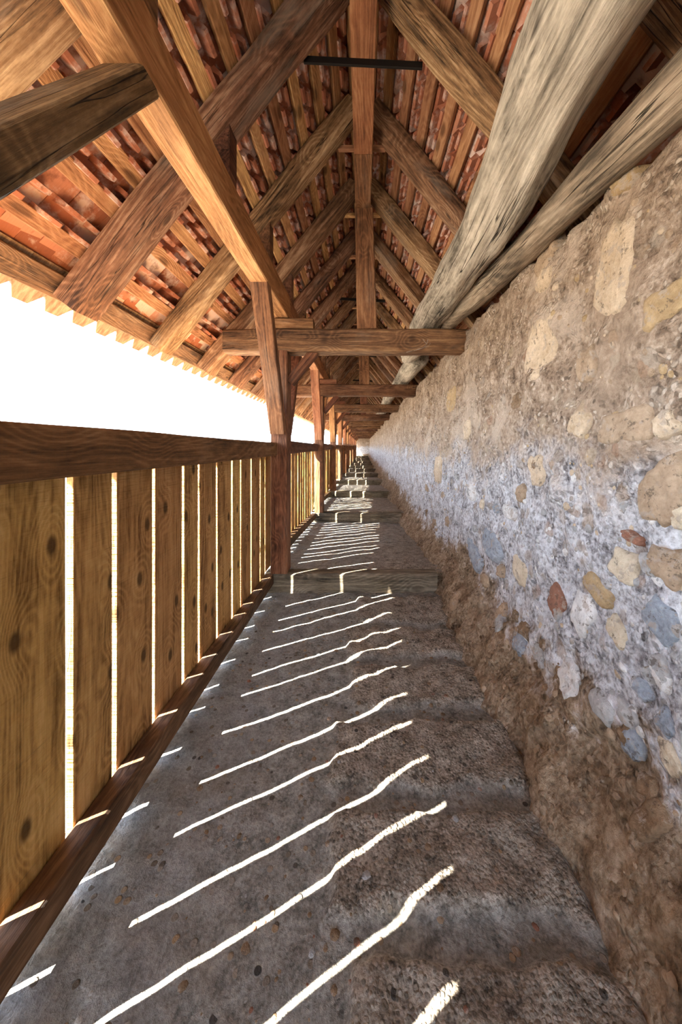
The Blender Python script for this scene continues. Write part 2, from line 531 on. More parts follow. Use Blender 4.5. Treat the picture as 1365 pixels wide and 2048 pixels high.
# wall face
PROF = [(-1.4, .50), (-1.2, .575), (-1.13, .61), (-1.04, .665), (-.95, .72), (-.86, .752), (-.7, .768), (-.2, .79), (.3, .81), (.7, .83), (1.1, .87)]
def wall_x(z):
    for (a, xa), (b, xb) in zip(PROF, PROF[1:]):
        if z <= b: return xa + (xb - xa) * max(0, (z - a) / (b - a))
    return PROF[-1][1]
def wall_top(y):
    t = min(1, max(0, y / 2.2))
    return E + .79 + .14 * t + .045 * noise.noise((y * 3.1, 4.2, 0)) + .03 * noise.noise((y * 9.1, 1.2, 0))
def wall_d(y, z):
    """relief of the wall face, towards the walkway positive"""
    d = .030 * fbm(y * 1.7, z * 1.7, 3.3, 3) + .020 * fbm(y * 6.5, z * 6.5, 9.1, 4)
    q, pts = noise.voronoi((y * 7.0 + .6 * noise.noise((y * 5, z * 5, 2)), z * 8.0 + .6 * noise.noise((y * 5, z * 5, 7)), 1.5))
    dome = max(0.0, 1 - q[0] * 1.9)
    sel = noise.noise((pts[0][0] * 3.7, pts[0][1] * 3.7, 8.8))
    if sel > -.05: d += .028 * dome * (.5 + sel)
    if z < E - .72:           # loose stones of the footing
        k = min(1, (E - .72 - z) / .2)
        d += k * (.035 * fbm(y * 4.1, z * 4.1, 5.5, 4) + .022 * fbm(y * 15, z * 15, 1.5, 4) + .03 * (1 - q[0]) * max(0, noise.noise((pts[0][0], pts[0][1], 2))))
    return d
def wall_pt(px, py):
    """the point of the wall face seen along the ray through photo pixel (px, py)"""
    dx = px - 725.0; dz = 892.0 - py
    x = .78
    for _ in range(12):
        y = F * x / dx; zz = dz * x / dx
        x = wall_x(zz)
    return y, zz + E


# ------------------------------------------------------------------ walkway floor
fl = MB()
SLABS = [(.30, .535, -.02, .60), (.56, .80, -.04, .60), (.86, 1.125, -.10, .60), (1.19, 1.49, -.12, .62), (1.56, 1.86, -.06, .62), (1.93, 2.24, -.10, .62), (2.31, 2.70, -.05, .64)]
def slab_h(x, y):
    best = 0.0
    nx = .035 * noise.noise((x * 6, y * 6, 1.1)) + .02 * noise.noise((x * 17, y * 17, 4.1))
    ny = .03 * noise.noise((x * 6, y * 6, 7.1)) + .015 * noise.noise((x * 17, y * 17, 2.1))
    for (a, b, c, d) in SLABS:
        e = min(y + ny - a, b - (y + ny), x + nx - c, d - x)
        best = max(best, min(1, max(0, e / .022)))
    return best

def grid(mb, xs, ys, fn):
    o = len(mb.v); nx = len(xs)
    for y in ys:
        for x in xs:
            p, s = fn(x, y)
            mb.v.append(p); mb.g.append((0, 0, 0)); mb.tone.append(s)
    for j in range(len(ys) - 1):
        for i in range(nx - 1):
            a = o + j * nx + i
            mb.f.append((a, a + 1, a + nx + 1, a + nx)); mb.mi.append(0)

def fr(a, b, n): return [a + (b - a) * i / n for i in range(n + 1)]

def f_near(x, y):
    s = slab_h(x, y)
    zz = .008 * fbm(x * 3, y * 3, .5, 3) + .004 * fbm(x * 14, y * 14, 2.5, 3)
    zz += s * (.022 + .014 * fbm(x * 9, y * 9, 6.5, 5)) - .004
    return (x, y, zz), s
def f_far(x, y):
    s = max(0, min(1, (x + .05) / .08)) * (.5 + .5 * noise.noise((x * 2, y * 2.2, 3)))
    zz = floor_z(y) + .010 * fbm(x * 3, y * 3, .5, 3) + .006 * fbm(x * 10, y * 10, 2.5, 3) - .004
    return (x, y, zz), s
grid(fl, fr(-1.0, .80, 150), fr(YB, .45, 50) + fr(.46, Y1 + .05, 230), f_near)
for k in range(1, NB + 1):
    n = 60 if k < 3 else 24
    grid(fl, fr(-1.0, .80, 60 if k < 3 else 26), fr(yp(k) + .05, yp(k + 1) + .04, n), lambda x, y: f_far(x, min(y, yp(k + 1) - 1e-4)))
floor = link('floor', fl, M['floor'], smooth=True, attr='slab', origin=(0, 0, 0))
prop(floor, 'grey mortar walkway floor with rough stone slabs and bands of sunlight', 'floor', kind='structure')

# gravel set in the mortar
gm = MB()
def blob(mb, c, r, flat, seed, nrm=None, mi=0, n1=7, n2=4):
    """small rounded pebble"""
    c = Vector(c)
    ax = Vector(nrm) if nrm else Vector((0, 0, 1)); ax.normalize()
    t1 = ax.orthogonal().normalized(); t2 = ax.cross(t1)
    a0 = seed * 1.7; el = .75 + .5 * ((seed * .618) % 1)
    vs = [tuple(c + ax * r * flat)]; fs = []
    for i in range(1, n2):
        ph = math.pi / 2 * i / (n2 - 1)
        for k in range(n1):
            a = 2 * math.pi * k / n1
            rr = r * math.sin(ph) * (1 + .22 * noise.noise((math.cos(a) * 1.3 + seed, math.sin(a) * 1.3, seed * .3)))
            ca, sa = math.cos(a) * rr, math.sin(a) * rr * el
            ra, rb = ca * math.cos(a0) - sa * math.sin(a0), ca * math.sin(a0) + sa * math.cos(a0)
            vs.append(tuple(c + t1 * ra + t2 * rb + ax * (r * flat * math.cos(ph) - (r * flat * .5 if i == n2 - 1 else 0))))
    for k in range(n1): fs.append((0, 1 + k, 1 + (k + 1) % n1))
    for i in range(n2 - 2):
        for k in range(n1):
            a = 1 + i * n1 + k; b = 1 + i * n1 + (k + 1) % n1
            fs.append((a, a + n1, b + n1, b))
    mb.add(vs, fs, None, mi)
for i in range(420):
    x = R.uniform(-.62, .45); y = .5 + 2.2 * R.random() ** 1.6
    p, s = f_near(x, y)
    if s > .5 and R.random() < .7: continue
    blob(gm, (x, y, p[2] - .001), R.choice((.003, .004, .005, .007, .010)) * R.uniform(.8, 1.3), R.uniform(.35, .6), i, mi=R.choice((0, 0, 1, 2, 3)))
o = link('pebble_scatter', gm, [M['st_brown'], M['st_tan'], M['st_grey'], M['st_red']], floor, smooth=True, attr=None)
prop(o, kind='stuff')

# ------------------------------------------------------------------ rubble wall
wm_ = MB()
ys = fr(YB, .3, 50)
y = .3
while y < YEND:
    y += max(.011, .011 * y)
    ys.append(y)
NZ = 150
cols = 0
for y in ys:
    top = wall_top(y)
    for i in range(NZ + 1):
        zz = E - 1.45 + (top - (E - 1.45)) * i / NZ
        d = wall_d(y, zz)
        wm_.v.append((wall_x(zz - E) - d, y, zz))
    xt = wm_.v[-1][0]
    for (dx, dz) in ((.05, .012), (.12, .0), (.28, .02), (.50, .0), (.80, .0), (.80, -2.6)):
        wm_.v.append((xt + dx + (.01 * noise.noise((y * 5, dx * 9, 0)) if dx < .8 else 0), y, top + dz + (.035 * noise.noise((y * 7, dx * 7, 3)) if dx < .8 else 0)))
    cols += 1
W_ = NZ + 1 + 6
wm_.g = [(0, 0, 0)] * len(wm_.v); wm_.tone = [0.0] * len(wm_.v)
for j in range(cols - 1):
    for i in range(W_ - 1):
        a = j * W_ + i
        wm_.f.append((a, a + 1, a + W_ + 1, a + W_)); wm_.mi.append(0)
wall = link('wall_right', wm_, M['wall'], smooth=True, attr=None, origin=(.8, 0, 0))
prop(wall, 'old rubble stone wall with tan mortar above and whitewashed lower band', 'wall', kind='structure')

# distinct stones in its face: photo place and size -> patch on the wall
def stone_part(cy, cz, sy, sz, mat, seed, tilt=0.0, lift=.010, nm='field_stone', ang=0.0):
    mb = MB()
    vs = []; fs = []
    n1 = 22; n2 = 6
    rot = (math.cos(tilt), math.sin(tilt))
    def P(a, b, hgt):
        yy = cy + a * rot[0] - b * rot[1]; zz = cz + a * rot[1] + b * rot[0]
        base = wall_x(zz - E) - wall_d(yy, zz) * .6 - .006
        return (base - hgt, yy, zz)
    vs.append(P(0, 0, lift * 1.25))
    for i in range(1, n2 + 1):
        q = i / n2
        for k in range(n1):
            a = 2 * math.pi * k / n1
            sq = 1 / max(abs(math.cos(a)), abs(math.sin(a))) ** .55
            wv = 1 + .34 * noise.noise((math.cos(a) * 1.4 + seed * 3.1, math.sin(a) * 1.4, seed)) + .16 * noise.noise((math.cos(a) * 4 + seed, math.sin(a) * 4, seed))
            r = q * sq * wv
            hh = lift * .55 * (1.25 - .3 * q ** 3) + .008 * noise.noise((r * math.cos(a) * 3 + seed, r * math.sin(a) * 3, 2.2))
            if i == n2: hh = -.045
            elif i == n2 - 1: hh = lift * .2
            vs.append(P(r * .5 * sy * math.cos(a) * (.97 if i == n2 else 1), r * .5 * sz * math.sin(a), hh))
    for k in range(n1): fs.append((0, 1 + (k + 1) % n1, 1 + k))
    for i in range(n2 - 1):
        for k in range(n1):
            a = 1 + i * n1 + k; b = 1 + i * n1 + (k + 1) % n1
            fs.append((a, b, b + n1, a + n1))
    mb.add(vs, fs)
    return link(nm, mb, M[mat], wall, smooth=True, attr=None)

ST = [  # photo pixel of the centre, width, height, material, tilt, lift, label
    (1232, 540, 98, 190, 'st_pale', .05, .012, 'large pale tan stone'),
    (1335, 612, 110, 80, 'st_ochre', -.35, .010, 'ochre yellow stone'),
    (1252, 362, 52, 44, 'st_ochre', .3, .010, None),
    (1090, 512, 40, 78, 'st_tan', .1, .010, None),
    (1168, 730, 44, 78, 'st_tan', .0, .008, None),
    (1247, 852, 128, 80, 'st_tan', -.1, .010, 'broad flat tan stone'),
    (1325, 985, 100, 150, 'st_tan', .2, .012, 'large grey brown stone'),
    (1160, 848, 44, 54, 'st_pale', .1, .014, None),
    (1113, 1204, 40, 74, 'st_red', .55, .012, 'red brown stone'),
    (1250, 1133, 62, 72, 'st_cream', .2, .014, 'cream triangular stone'),
    (1039, 1142, 40, 60, 'st_cream', .15, .010, None),
    (1166, 1228, 46, 100, 'st_white', .25, .010, None),
    (1196, 1178, 66, 56, 'st_ochre', .5, .008, None),
    (1238, 1262, 56, 50, 'st_cream', .4, .014, None),
    (1330, 1243, 90, 92, 'st_blue', .5, .014, 'blue grey cobble'),
    (1148, 1358, 54, 84, 'st_white', .5, .020, None),
    (1264, 1490, 44, 76, 'st_blue', .2, .016, None),
    (1214, 1412, 56, 60, 'st_grey', .3, .014, None),
    (1305, 1640, 92, 190, 'st_brown', .45, .016, None),
    (1300, 1790, 70, 230, 'st_brown', .5, .014, None),
    (980, 1088, 40, 56, 'st_blue', .2, .012, None),
    (1015, 1024, 24, 32, 'st_white', .1, .012, None),
    (943, 984, 18, 38, 'st_white', .1, .012, None),
    (877, 940, 16, 62, 'st_pale', .0, .010, None),
    (1085, 690, 66, 110, 'st_pale', .0, .006, None),
    (1265, 1074, 50, 24, 'st_red', .2, .012, None),
    (950, 1115, 30, 44, 'st_blue', .3, .012, None),
    (1300, 1130, 50, 46, 'st_grey', .0, .012, None),
    (975, 560, 20, 40, 'st_ochre', .3, .010, None),
    (1040, 1290, 34, 52, 'st_blue', .3, .016, None),
    (1085, 1310, 30, 60, 'st_grey', .3, .016, None),
    (1000, 1245, 26, 50, 'st_grey', .3, .016, None),
    (1330, 1350, 60, 50, 'st_white', .4, .014, None),
    (1290, 1380, 40, 40, 'st_blue', .4, .014, None),
    (1120, 1430, 34, 70, 'st_tan', .4, .018, None),
    (960, 1255, 30, 56, 'st_brown', .4, .018, None),
    (1010, 1350, 34, 60, 'st_brown', .5, .018, None),
    (1195, 1560, 44, 90, 'st_brown', .5, .016, None),
    (1345, 1445, 50, 60, 'st_blue', .3, .014, None),
    (905, 800, 16, 60, 'st_ochre', .0, .008, None),
    (1075, 940, 34, 70, 'st_pale', .0, .008, None),
    (935, 860, 16, 44, 'st_pale', .0, .010, None),
]
for i, (px, py, wpx, hpx, mt, tl, lf, lab) in enumerate(ST):
    cy, cz = wall_pt(px, py)
    ya, _ = wall_pt(px - wpx / 2, py); yb, _ = wall_pt(px + wpx / 2, py)
    _, za = wall_pt(px, py - hpx / 2); _, zb = wall_pt(px, py + hpx / 2)
    so_ = stone_part(cy, cz, abs(ya - yb), abs(za - zb), mt, i + 1, tl, lf)
    if lab: so_['label'] = lab
RS = random.Random(21)
for i in range(52):
    cy = .55 + 3.6 * RS.random() ** 1.3
    cz = RS.choice((RS.uniform(.12, .45), RS.uniform(.35, 1.05), RS.uniform(.35, 1.05), RS.uniform(1.05, 2.0)))
    mt = RS.choice(('st_brown', 'st_tan', 'st_brown')) if cz < .42 else RS.choice(('st_blue', 'st_grey', 'st_white', 'st_cream', 'st_tan', 'st_grey')) if cz < 1.1 else RS.choice(('st_tan', 'st_pale', 'st_tan', 'st_brown'))
    sz_ = RS.uniform(.045, .12)
    stone_part(cy, cz, sz_ * RS.uniform(.8, 1.5), sz_, mt, 60 + i, RS.uniform(-.5, .6), RS.uniform(.008, .016))
rb = MB()
for i in range(2400):
    y = .35 + 7 * R.random() ** 1.7
    zz = R.uniform(.02, E + .75) if R.random() < .5 else R.uniform(.1, 1.1)
    r = R.choice((.004, .006, .008, .011, .016)) * R.uniform(.7, 1.3)
    x = wall_x(zz - E) - wall_d(y, zz)
    lo = zz < .38
    mi = R.choice((2, 3)) if lo else (R.choice((0, 1, 1, 4, 4)) if zz < 1.1 else R.choice((0, 2, 2, 5)))
    blob(rb, (x + r * .25, y, zz), r, R.uniform(.4, .7), i, (-1, R.uniform(-.3, .3), R.uniform(-.3, .3)), mi, 7, 3)
o = link('rubble', rb, [M['st_pale'], M['st_white'], M['st_tan'], M['st_brown'], M['st_grey'], M['st_ochre']], wall, smooth=True, attr=None)
prop(o, kind='stuff')

# far end of the gallery
eb = MB(); box(eb, -1.6, 1.7, YEND, YEND + .3, -.4, E + 3.0)
o = link('wall_back', eb, M['wall'], attr=None)
prop(o, 'pale end wall closing the far end of the gallery', 'wall', kind='structure')

gb = MB(); box(gb, -220, 220, -220, 260, -4.4, -4.2)
o = link('ground', gb, M['ground'], attr=None)
prop(o, 'pale open ground below the gallery outside', 'ground', kind='structure')
# outer masonry that carries the walkway
cb = MB(); box(cb, -1.0, .85, YB, YEND, -4.3, -.30)
o = link('wall_left', cb, M['wall'], attr=None)
prop(o, 'masonry below the walkway on the open side', 'wall', kind='structure')

# ------------------------------------------------------------------ timber steps
for k in range(1, NB + 1):
    mb = MB()
    z0 = -.03 + R.uniform(-.004, .004)
    timber(mb, (-.80, yp(k) + .055, (z0 + ZS) / 2), (.615, yp(k) + .06, (z0 + ZS) / 2 - R.uniform(0, .012)), .125, ZS - z0, ns=10 if k < 4 else 5, wob=.008, bev=.012, seed=k + 40, wane=.02)
    o = link('step_beam', mb, M['step'])
    prop(o, f'weathered grey timber step across the walkway at the {ORD[k-1]} post', 'step', 'timber steps of the walkway')

# ------------------------------------------------------------------ posts with their braces, railing bays
def empty(name, loc):
    o = bpy.data.objects.new(name, None)
    o.empty_display_size = .1
    o.location = loc
    COL.objects.link(o)
    return o

for k in range(0, NB + 1):
    y = yp(k); nm = ORD[k - 1] if k else 'nearest'
    fine = k < 3
    zb = 0.0 if k == 0 else ZS - .004
    root = empty('post', (-.686, y + .085, zb))
    prop(root, f'brown squared timber post with slanting braces, {nm} along the walkway' if k else 'post of the nearest railing bay showing only its slanting brace, shade painted dark', 'post', 'posts along the open side')
    mb = MB()
    timber(mb, (-.686, y + .085, zb), (-.684, y + .085, E + .786), .137, .16, up=(0, 1, 0), ns=14 if fine else 6, wob=.004, bev=.008, seed=k + 3)
    link('shaft', mb, M['post'], root)
    if k >= 1:
        mb = MB()
        timber(mb, (-.612, y + .085, E + .535), (-.40, y + .085, E + .795), .075, .085, up=(0, 1, 0), ns=6, wob=.003, bev=.006, seed=k + 200)
        link('knee_brace', mb, M['post'], root)
    for sgn in (-1, 1):
        if k == 0 and sgn < 0: continue
        mb = MB()
        if k == 0:
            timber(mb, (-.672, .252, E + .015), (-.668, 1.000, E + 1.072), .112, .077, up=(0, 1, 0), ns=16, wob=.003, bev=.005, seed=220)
            q = prop(link('plate_brace', mb, M['sill'], root), 'brace with shade painted in dark brown')  # darker sill timber paints in the shade on this brace's inner face
        else:
            yb = y - .012 if sgn < 0 else y + .182
            timber(mb, (-.684, yb, E + .115), (-.672, yb + sgn * .545, E + 1.085), .118, .082, up=(0, sgn, 0), ns=12 if fine else 5, wob=.003, bev=.006, seed=k + 220 + sgn)
            link('plate_brace', mb, M['post'] if k == 1 else M['new'], root)

for k in range(-1, NB):
    if k == -1: ya, yb = YB + .2, yp(0)
    elif k == 0: ya, yb = yp(0) + .165, yp(1)
    else: ya, yb = yp(k) + .165, yp(k + 1)
    nm = 'nearest' if k == 0 else ORD[k] if k > 0 else ''
    fz = (lambda y: 0.0) if k <= 0 else floor_z
    root = empty('railing', (-.77, (ya + yb) / 2, fz((ya + yb) / 2)))
    if k < 0: lab = 'railing bay behind the viewer, out of the photo'
    elif k == 0: lab = 'nearest railing bay, wide yellow brown upright planks under a dark brown rail'
    else: lab = f'{nm} railing bay along the walkway, upright planks between the {ORD[k-1]} and {ORD[k]} posts'
    prop(root, lab, 'railing', 'plank railing bays')
    mb = MB()
    timber(mb, (-.7455, ya, E - .013), (-.7455, yb, E - .026), .099, .128, ns=24 if 0 <= k < 2 else 8, wob=.004, bev=.007, seed=k + 70, h1=.108)
    prop(link('top_rail', mb, M['rail'], root), 'dark brown top rail')
    # sill bar the planks are nailed to, a hand above the floor
    if k <= 0: za = zb = E - 1.086
    else: za, zb = floor_z(ya) + .105, floor_z(yb - .01) + .105
    mb = MB()
    timber(mb, (-.761, ya, za), (-.761, yb - .005, zb), .068, .085, ns=24 if 0 <= k < 2 else 8, wob=.004, bev=.006, seed=k + 90)
    prop(link('bottom_rail', mb, M['sill'], root), 'dark bottom rail')
    # planks
    spans = []
    if k == 0:
        gaps = [(.196, .220), (.375, .398), (.560, .584), (.724, .749), (.920, .944), (1.086, 1.111), (1.295, 1.319), (1.511, 1.534), (1.657, 1.682), (1.866, 1.890), (2.083, 2.106), (2.230, 2.254), (2.444, 2.467), (2.660, 2.683)]
        a = .03
        for g0, g1 in gaps:
            spans.append((a, g0 + .0015)); a = g1 - .0015
        spans.append((a, 2.80))
    elif k < 0:
        a = ya
        while a < .02:
            b2 = min(a + .25, .028); spans.append((a, b2)); a = b2 + .001
    else:
        a = ya - .15
        while a < yb - .05:
            wd = R.choice((.12, .125, .14, .17, .18, .19)) * R.uniform(.95, 1.05)
            b2 = min(a + wd, yb + .05)
            spans.append((a, b2)); a = b2 + R.uniform(.020, .028)
    for q, (a, b2) in enumerate(spans):
        if b2 - a < .03: continue
        mb = MB()
        yc = (a + b2) / 2
        lean = R.uniform(-.002, .002) if k == 0 else R.uniform(-.004, .004)
        zl = fz(min(yc, yb - .01)) + .01
        timber(mb, (-.8095 + R.uniform(-.0015, .0015), yc, zl), (-.8095, yc + lean, E + .02), b2 - a, .0225, up=(1, 0, 0), ns=16 if k == 0 else 3, wob=.0012, bev=.002, seed=k * 40 + q)
        link('plank', mb, M['board'], root)

# ------------------------------------------------------------------ roof trusses: tie beam, bolster, king post
for k in range(1, NB + 1):
    y = yp(k); nm = ORD[k - 1]
    fine = k < 3
    root = empty('roof_truss', (0, y + .08, E + .786))
    prop(root, f'dark brown tie beam from the {nm} post to the wall, carrying a king post', 'roof truss', 'roof trusses across the gallery')
    mb = MB()
    timber(mb, (-1.147, y + .08, E + .8785), (1.02, y + .08, E + .880 + R.uniform(-.006, .006)), .16, .185, ns=26 if fine else 8, wob=.009, bev=.014, seed=k + 120, wane=.02)
    link('tie_beam', mb, M['tie'], root)
    mb = MB()
    timber(mb, (-.76, y + .075, E + 1.0135), (-.405, y + .075, E + 1.0135), .13, .083, ns=6, wob=.003, bev=.008, seed=k + 150)
    link('bolster', mb, M['post'], root)
    mb = MB()
    timber(mb, (.040, y + .10, E + .972), (.014, y + .10, E + 1.966), .165, .15, up=(0, 1, 0), ns=10, wob=.003, bev=.007, seed=k + 180, w1=.152)
    link('king_post', mb, M['post'], root)

for k in range(0, NB):
    nm = ORD[k]
    y0 = YB + .3 if k == 0 else yp(k) + .09
    y1 = yp(k + 1) + .085
    mb = MB()
    timber(mb, (-.678 if k == 0 else -.668, y0, E + 1.146 if k == 0 else E + 1.153), (-.664, y1, E + 1.157), .114, .190, ns=26 if k < 2 else 8, wob=.004, bev=.006, seed=k + 260)
    prop(link('eave_plate', mb, M['new']), f'orange brown squared plate beam over the posts above the {nm} railing bay', 'beam', 'plate beams over the posts')

pur = [(YB + .3, 2.30)] + [(2.305 + BAY * i, 2.30 + BAY * (i + 1)) for i in range(NB)]
for i, (a, b2) in enumerate(pur):
    mb = MB()
    if b2 > YEND: b2 = YEND - .02
    if b2 - a < .2: continue
    timber(mb, (.006, a, E + 2.0195), (.006 if i == 0 else .002, b2, E + 2.0195), .125, .105, ns=14 if i < 2 else 6, wob=.003, bev=.005, seed=i + 300)
    prop(link('ridge_purlin', mb, M['new'] if i == 0 else M['post']), f'{"orange" if i == 0 else "brown"} ridge purlin piece under the rafter tops, {ORD[i]} along the roof', 'beam', 'ridge purlin pieces')

# round purlin logs on the wall side
LOGS = [((.622, -2.4, E + 1.109), (.580, 4.15, E + 1.112), .136, .128), ((.700, 4.20, E + 1.10), (.66, 6.75, E + 1.12), .128, .118)]
y = 6.82; s_ = -1
while y < YEND - 2:
    LOGS.append(((.64 + .05 * s_, y, E + 1.10), (.62, min(y + 2.66, YEND - .1), E + 1.11), .120, .112)); y += 2.75; s_ = -s_
for i, (a, b2, r0, r1) in enumerate(LOGS):
    mb = MB()
    log_mesh(mb, a, b2, r0, r1, ns=int((b2[1] - a[1]) * (16 if i == 0 else 8)), nr=34 if i == 0 else 18, seed=i * 7.3 + 1, rough=.028 if i == 0 else .014)
    lab = 'thick bleached grey log running along the wall side under the rafters' if i == 0 else f'pale log purlin beyond the first tie beam, {ORD[i]} along the wall side'
    prop(link('log_purlin', mb, M['log'], smooth=True), lab, 'log', 'log purlins on the wall side')
mb = MB()
log_mesh(mb, (.925, -.9, E + .80), (.728, 2.95, E + 1.045), .072, .066, ns=46, nr=18, seed=55, rough=.016)
prop(link('top_plate', mb, M['plate'], smooth=True), 'grey brown hewn beam lying on top of the stone wall', 'beam')

# ------------------------------------------------------------------ roof
PI_ = 1.24
LN = math.hypot(1, PI_)
SX, SZ = 1 / LN, PI_ / LN      # up-slope direction (mirrored on the wall side)
ZR = E + 2.256                 # rafter underside at the ridge line
RD = .135                      # rafter depth
def rp_(side, u, off):
    """point on a slope: u metres up from the rafter foot, off metres outward from the rafter underside"""
    x = -1.32 + SX * u - SZ * off
    z = ZR - PI_ * 1.32 + SZ * u + SX * off
    return (x, z) if side < 0 else (-x, z)

RIDGE_U = 1.32 / SX
raf = [(i, 1.63 + .69 * i) for i in range(-8, int((YEND - 1.8) / .69) + 1)]
for (i, y) in raf:
    for side in (-1, 1):
        near = i < 6
        ulo = 0.0 if side < 0 else .50
        uhi = RIDGE_U - .02
        wd = .145 * R.uniform(.9, 1.1); dp = RD
        (xa, za), (xb, zb) = rp_(side, ulo, dp / 2), rp_(side, uhi, dp / 2)
        ya = yb = y
        if i == -1 and side < 0: ya, yb, wd = .90, 1.06, .13
        elif near: ya += R.uniform(-.02, .02); yb += R.uniform(-.02, .02)
        nrm = (-SZ, 0, SX) if side < 0 else (SZ, 0, SX)
        mb = MB()
        timber(mb, (xa, ya, za), (xb, yb, zb), wd, dp - .004, up=nrm, ns=30 if near else 8, wob=.010, bev=.014, seed=i * 2 + side + 400, wane=.05)
        if i < -1: nm = None
        order = i + 1
        if side < 0: desc = 'on the eave side'
        else: desc = 'on the wall side'
        if order < 0: lab = f'brown hewn rafter {desc} just overhead, {"nearest" if order == -1 else ORD[-order - 1] + " behind the nearest"}'
        elif order < 12: lab = f'brown hewn rafter {desc} of the roof, {ORD[order]} ahead of the viewer'
        else: lab = f'one of the small far rafters {desc}, beyond the twelfth'
        grp = f'rafters {desc}' if order < 12 else f'far rafters {desc}'
        ro = prop(link('rafter', mb, M['rafter']), lab, 'rafter', grp)
        if side < 0 and i > -2:
            # cleat that packs the rafter up off the plate
            mb = MB()
            zt = ZR - PI_ * .665
            yc = ya + (yb - ya) * .5
            vs = [(-.722, yc - .045, E + 1.245), (-.614, yc - .045, E + 1.245), (-.614, yc + .045, E + 1.245), (-.722, yc + .045, E + 1.245),
                  (-.722, yc - .045, ZR - PI_ * .722 + .006), (-.614, yc - .045, ZR - PI_ * .614 + .006), (-.614, yc + .045, ZR - PI_ * .614 + .006), (-.722, yc + .045, ZR - PI_ * .722 + .006)]
            mb.add(vs, [(3, 2, 1, 0), (4, 5, 6, 7), (0, 1, 5, 4), (1, 2, 6, 5), (2, 3, 7, 6), (3, 0, 4, 7)])
            link('cleat', mb, M['rail'], ro)

# collar pieces: iron bars every fourth pair, short wooden collars on the others
for (i, y) in raf:
    if i < 0 or i > 20: continue
    mb = MB()
    if i % 4 == 0:
        timber(mb, (-.29, y + .073, E + 1.925), (.30, y + .073, E + 1.895), .012, .036, ns=2, wob=0, bev=.002, seed=i)
        prop(link('iron_tie', mb, M['iron']), f'flat black iron tie bar between the {ORD[i+1] if i < 18 else "far"} rafter pair under the ridge', 'bar', 'iron tie bars' if i < 16 else 'far iron tie bars')
    elif i < 12:
        timber(mb, (-.165, y + .08, E + 2.088), (.165, y + .08, E + 2.088), .035, .028, ns=2, wob=.002, bev=.003, seed=i)
        prop(link('collar_batten', mb, M['lath']), f'short wooden collar batten across the ridge at the {ORD[i+1]} rafter pair', 'batten', 'collar battens under the ridge')

# laths
def laths(side):
    us = [(-.02, .095)]          # eave board
    u = .200
    first = True
    while u < RIDGE_U + .12:
        us.append((u, u + .068)); u += .236 if first else .172
        first = False
    return us
L_L, L_R = laths(-1), laths(1)
cuts = [YB + .2] + [1.63 + .69 * j for j in (4, 9, 15, 22, 30, 39)] + [YEND - .05]
for side, us in ((-1, L_L), (1, L_R)):
    for q, (u0, u1) in enumerate(us):
        if side > 0 and u0 < .42: continue
        for c_ in range(len(cuts) - 1):
            a, b2 = cuts[c_] + .002, cuts[c_ + 1] - .002
            xm, zm = rp_(side, (u0 + u1) / 2 + R.uniform(-.006, .006), RD + .014)
            xm2, zm2 = rp_(side, (u0 + u1) / 2 + R.uniform(-.006, .006), RD + .014)
            nrm = (-SZ, 0, SX) if side < 0 else (SZ, 0, SX)
            mb = MB()
            timber(mb, (xm, a, zm), (xm2, b2, zm2), (u1 - u0) * R.uniform(.94, 1.06), .028, up=nrm, ns=20 if c_ < 2 else 8, wob=.002, bev=.003, seed=q * 9 + c_ + (500 if side < 0 else 700))
            sd_ = 'eave side' if side < 0 else 'wall side'
            lens = ['nearest length', 'second length', 'third length', 'fourth length', 'fifth length', 'sixth length', 'farthest length'][c_]
            if q == 0:
                nm, lab, g = 'eave_board', f'wide orange brown eave board along the rafter feet, {lens}', 'eave boards'
            else:
                nm, lab, g = 'roof_lath', f'orange brown lath on the {sd_}, {ORD[q-1]} up from the eave, {lens}', f'roof laths on the {sd_}'
            prop(link(nm, mb, M['eaveboard'] if q == 0 else M['lath']), lab, 'lath', g)

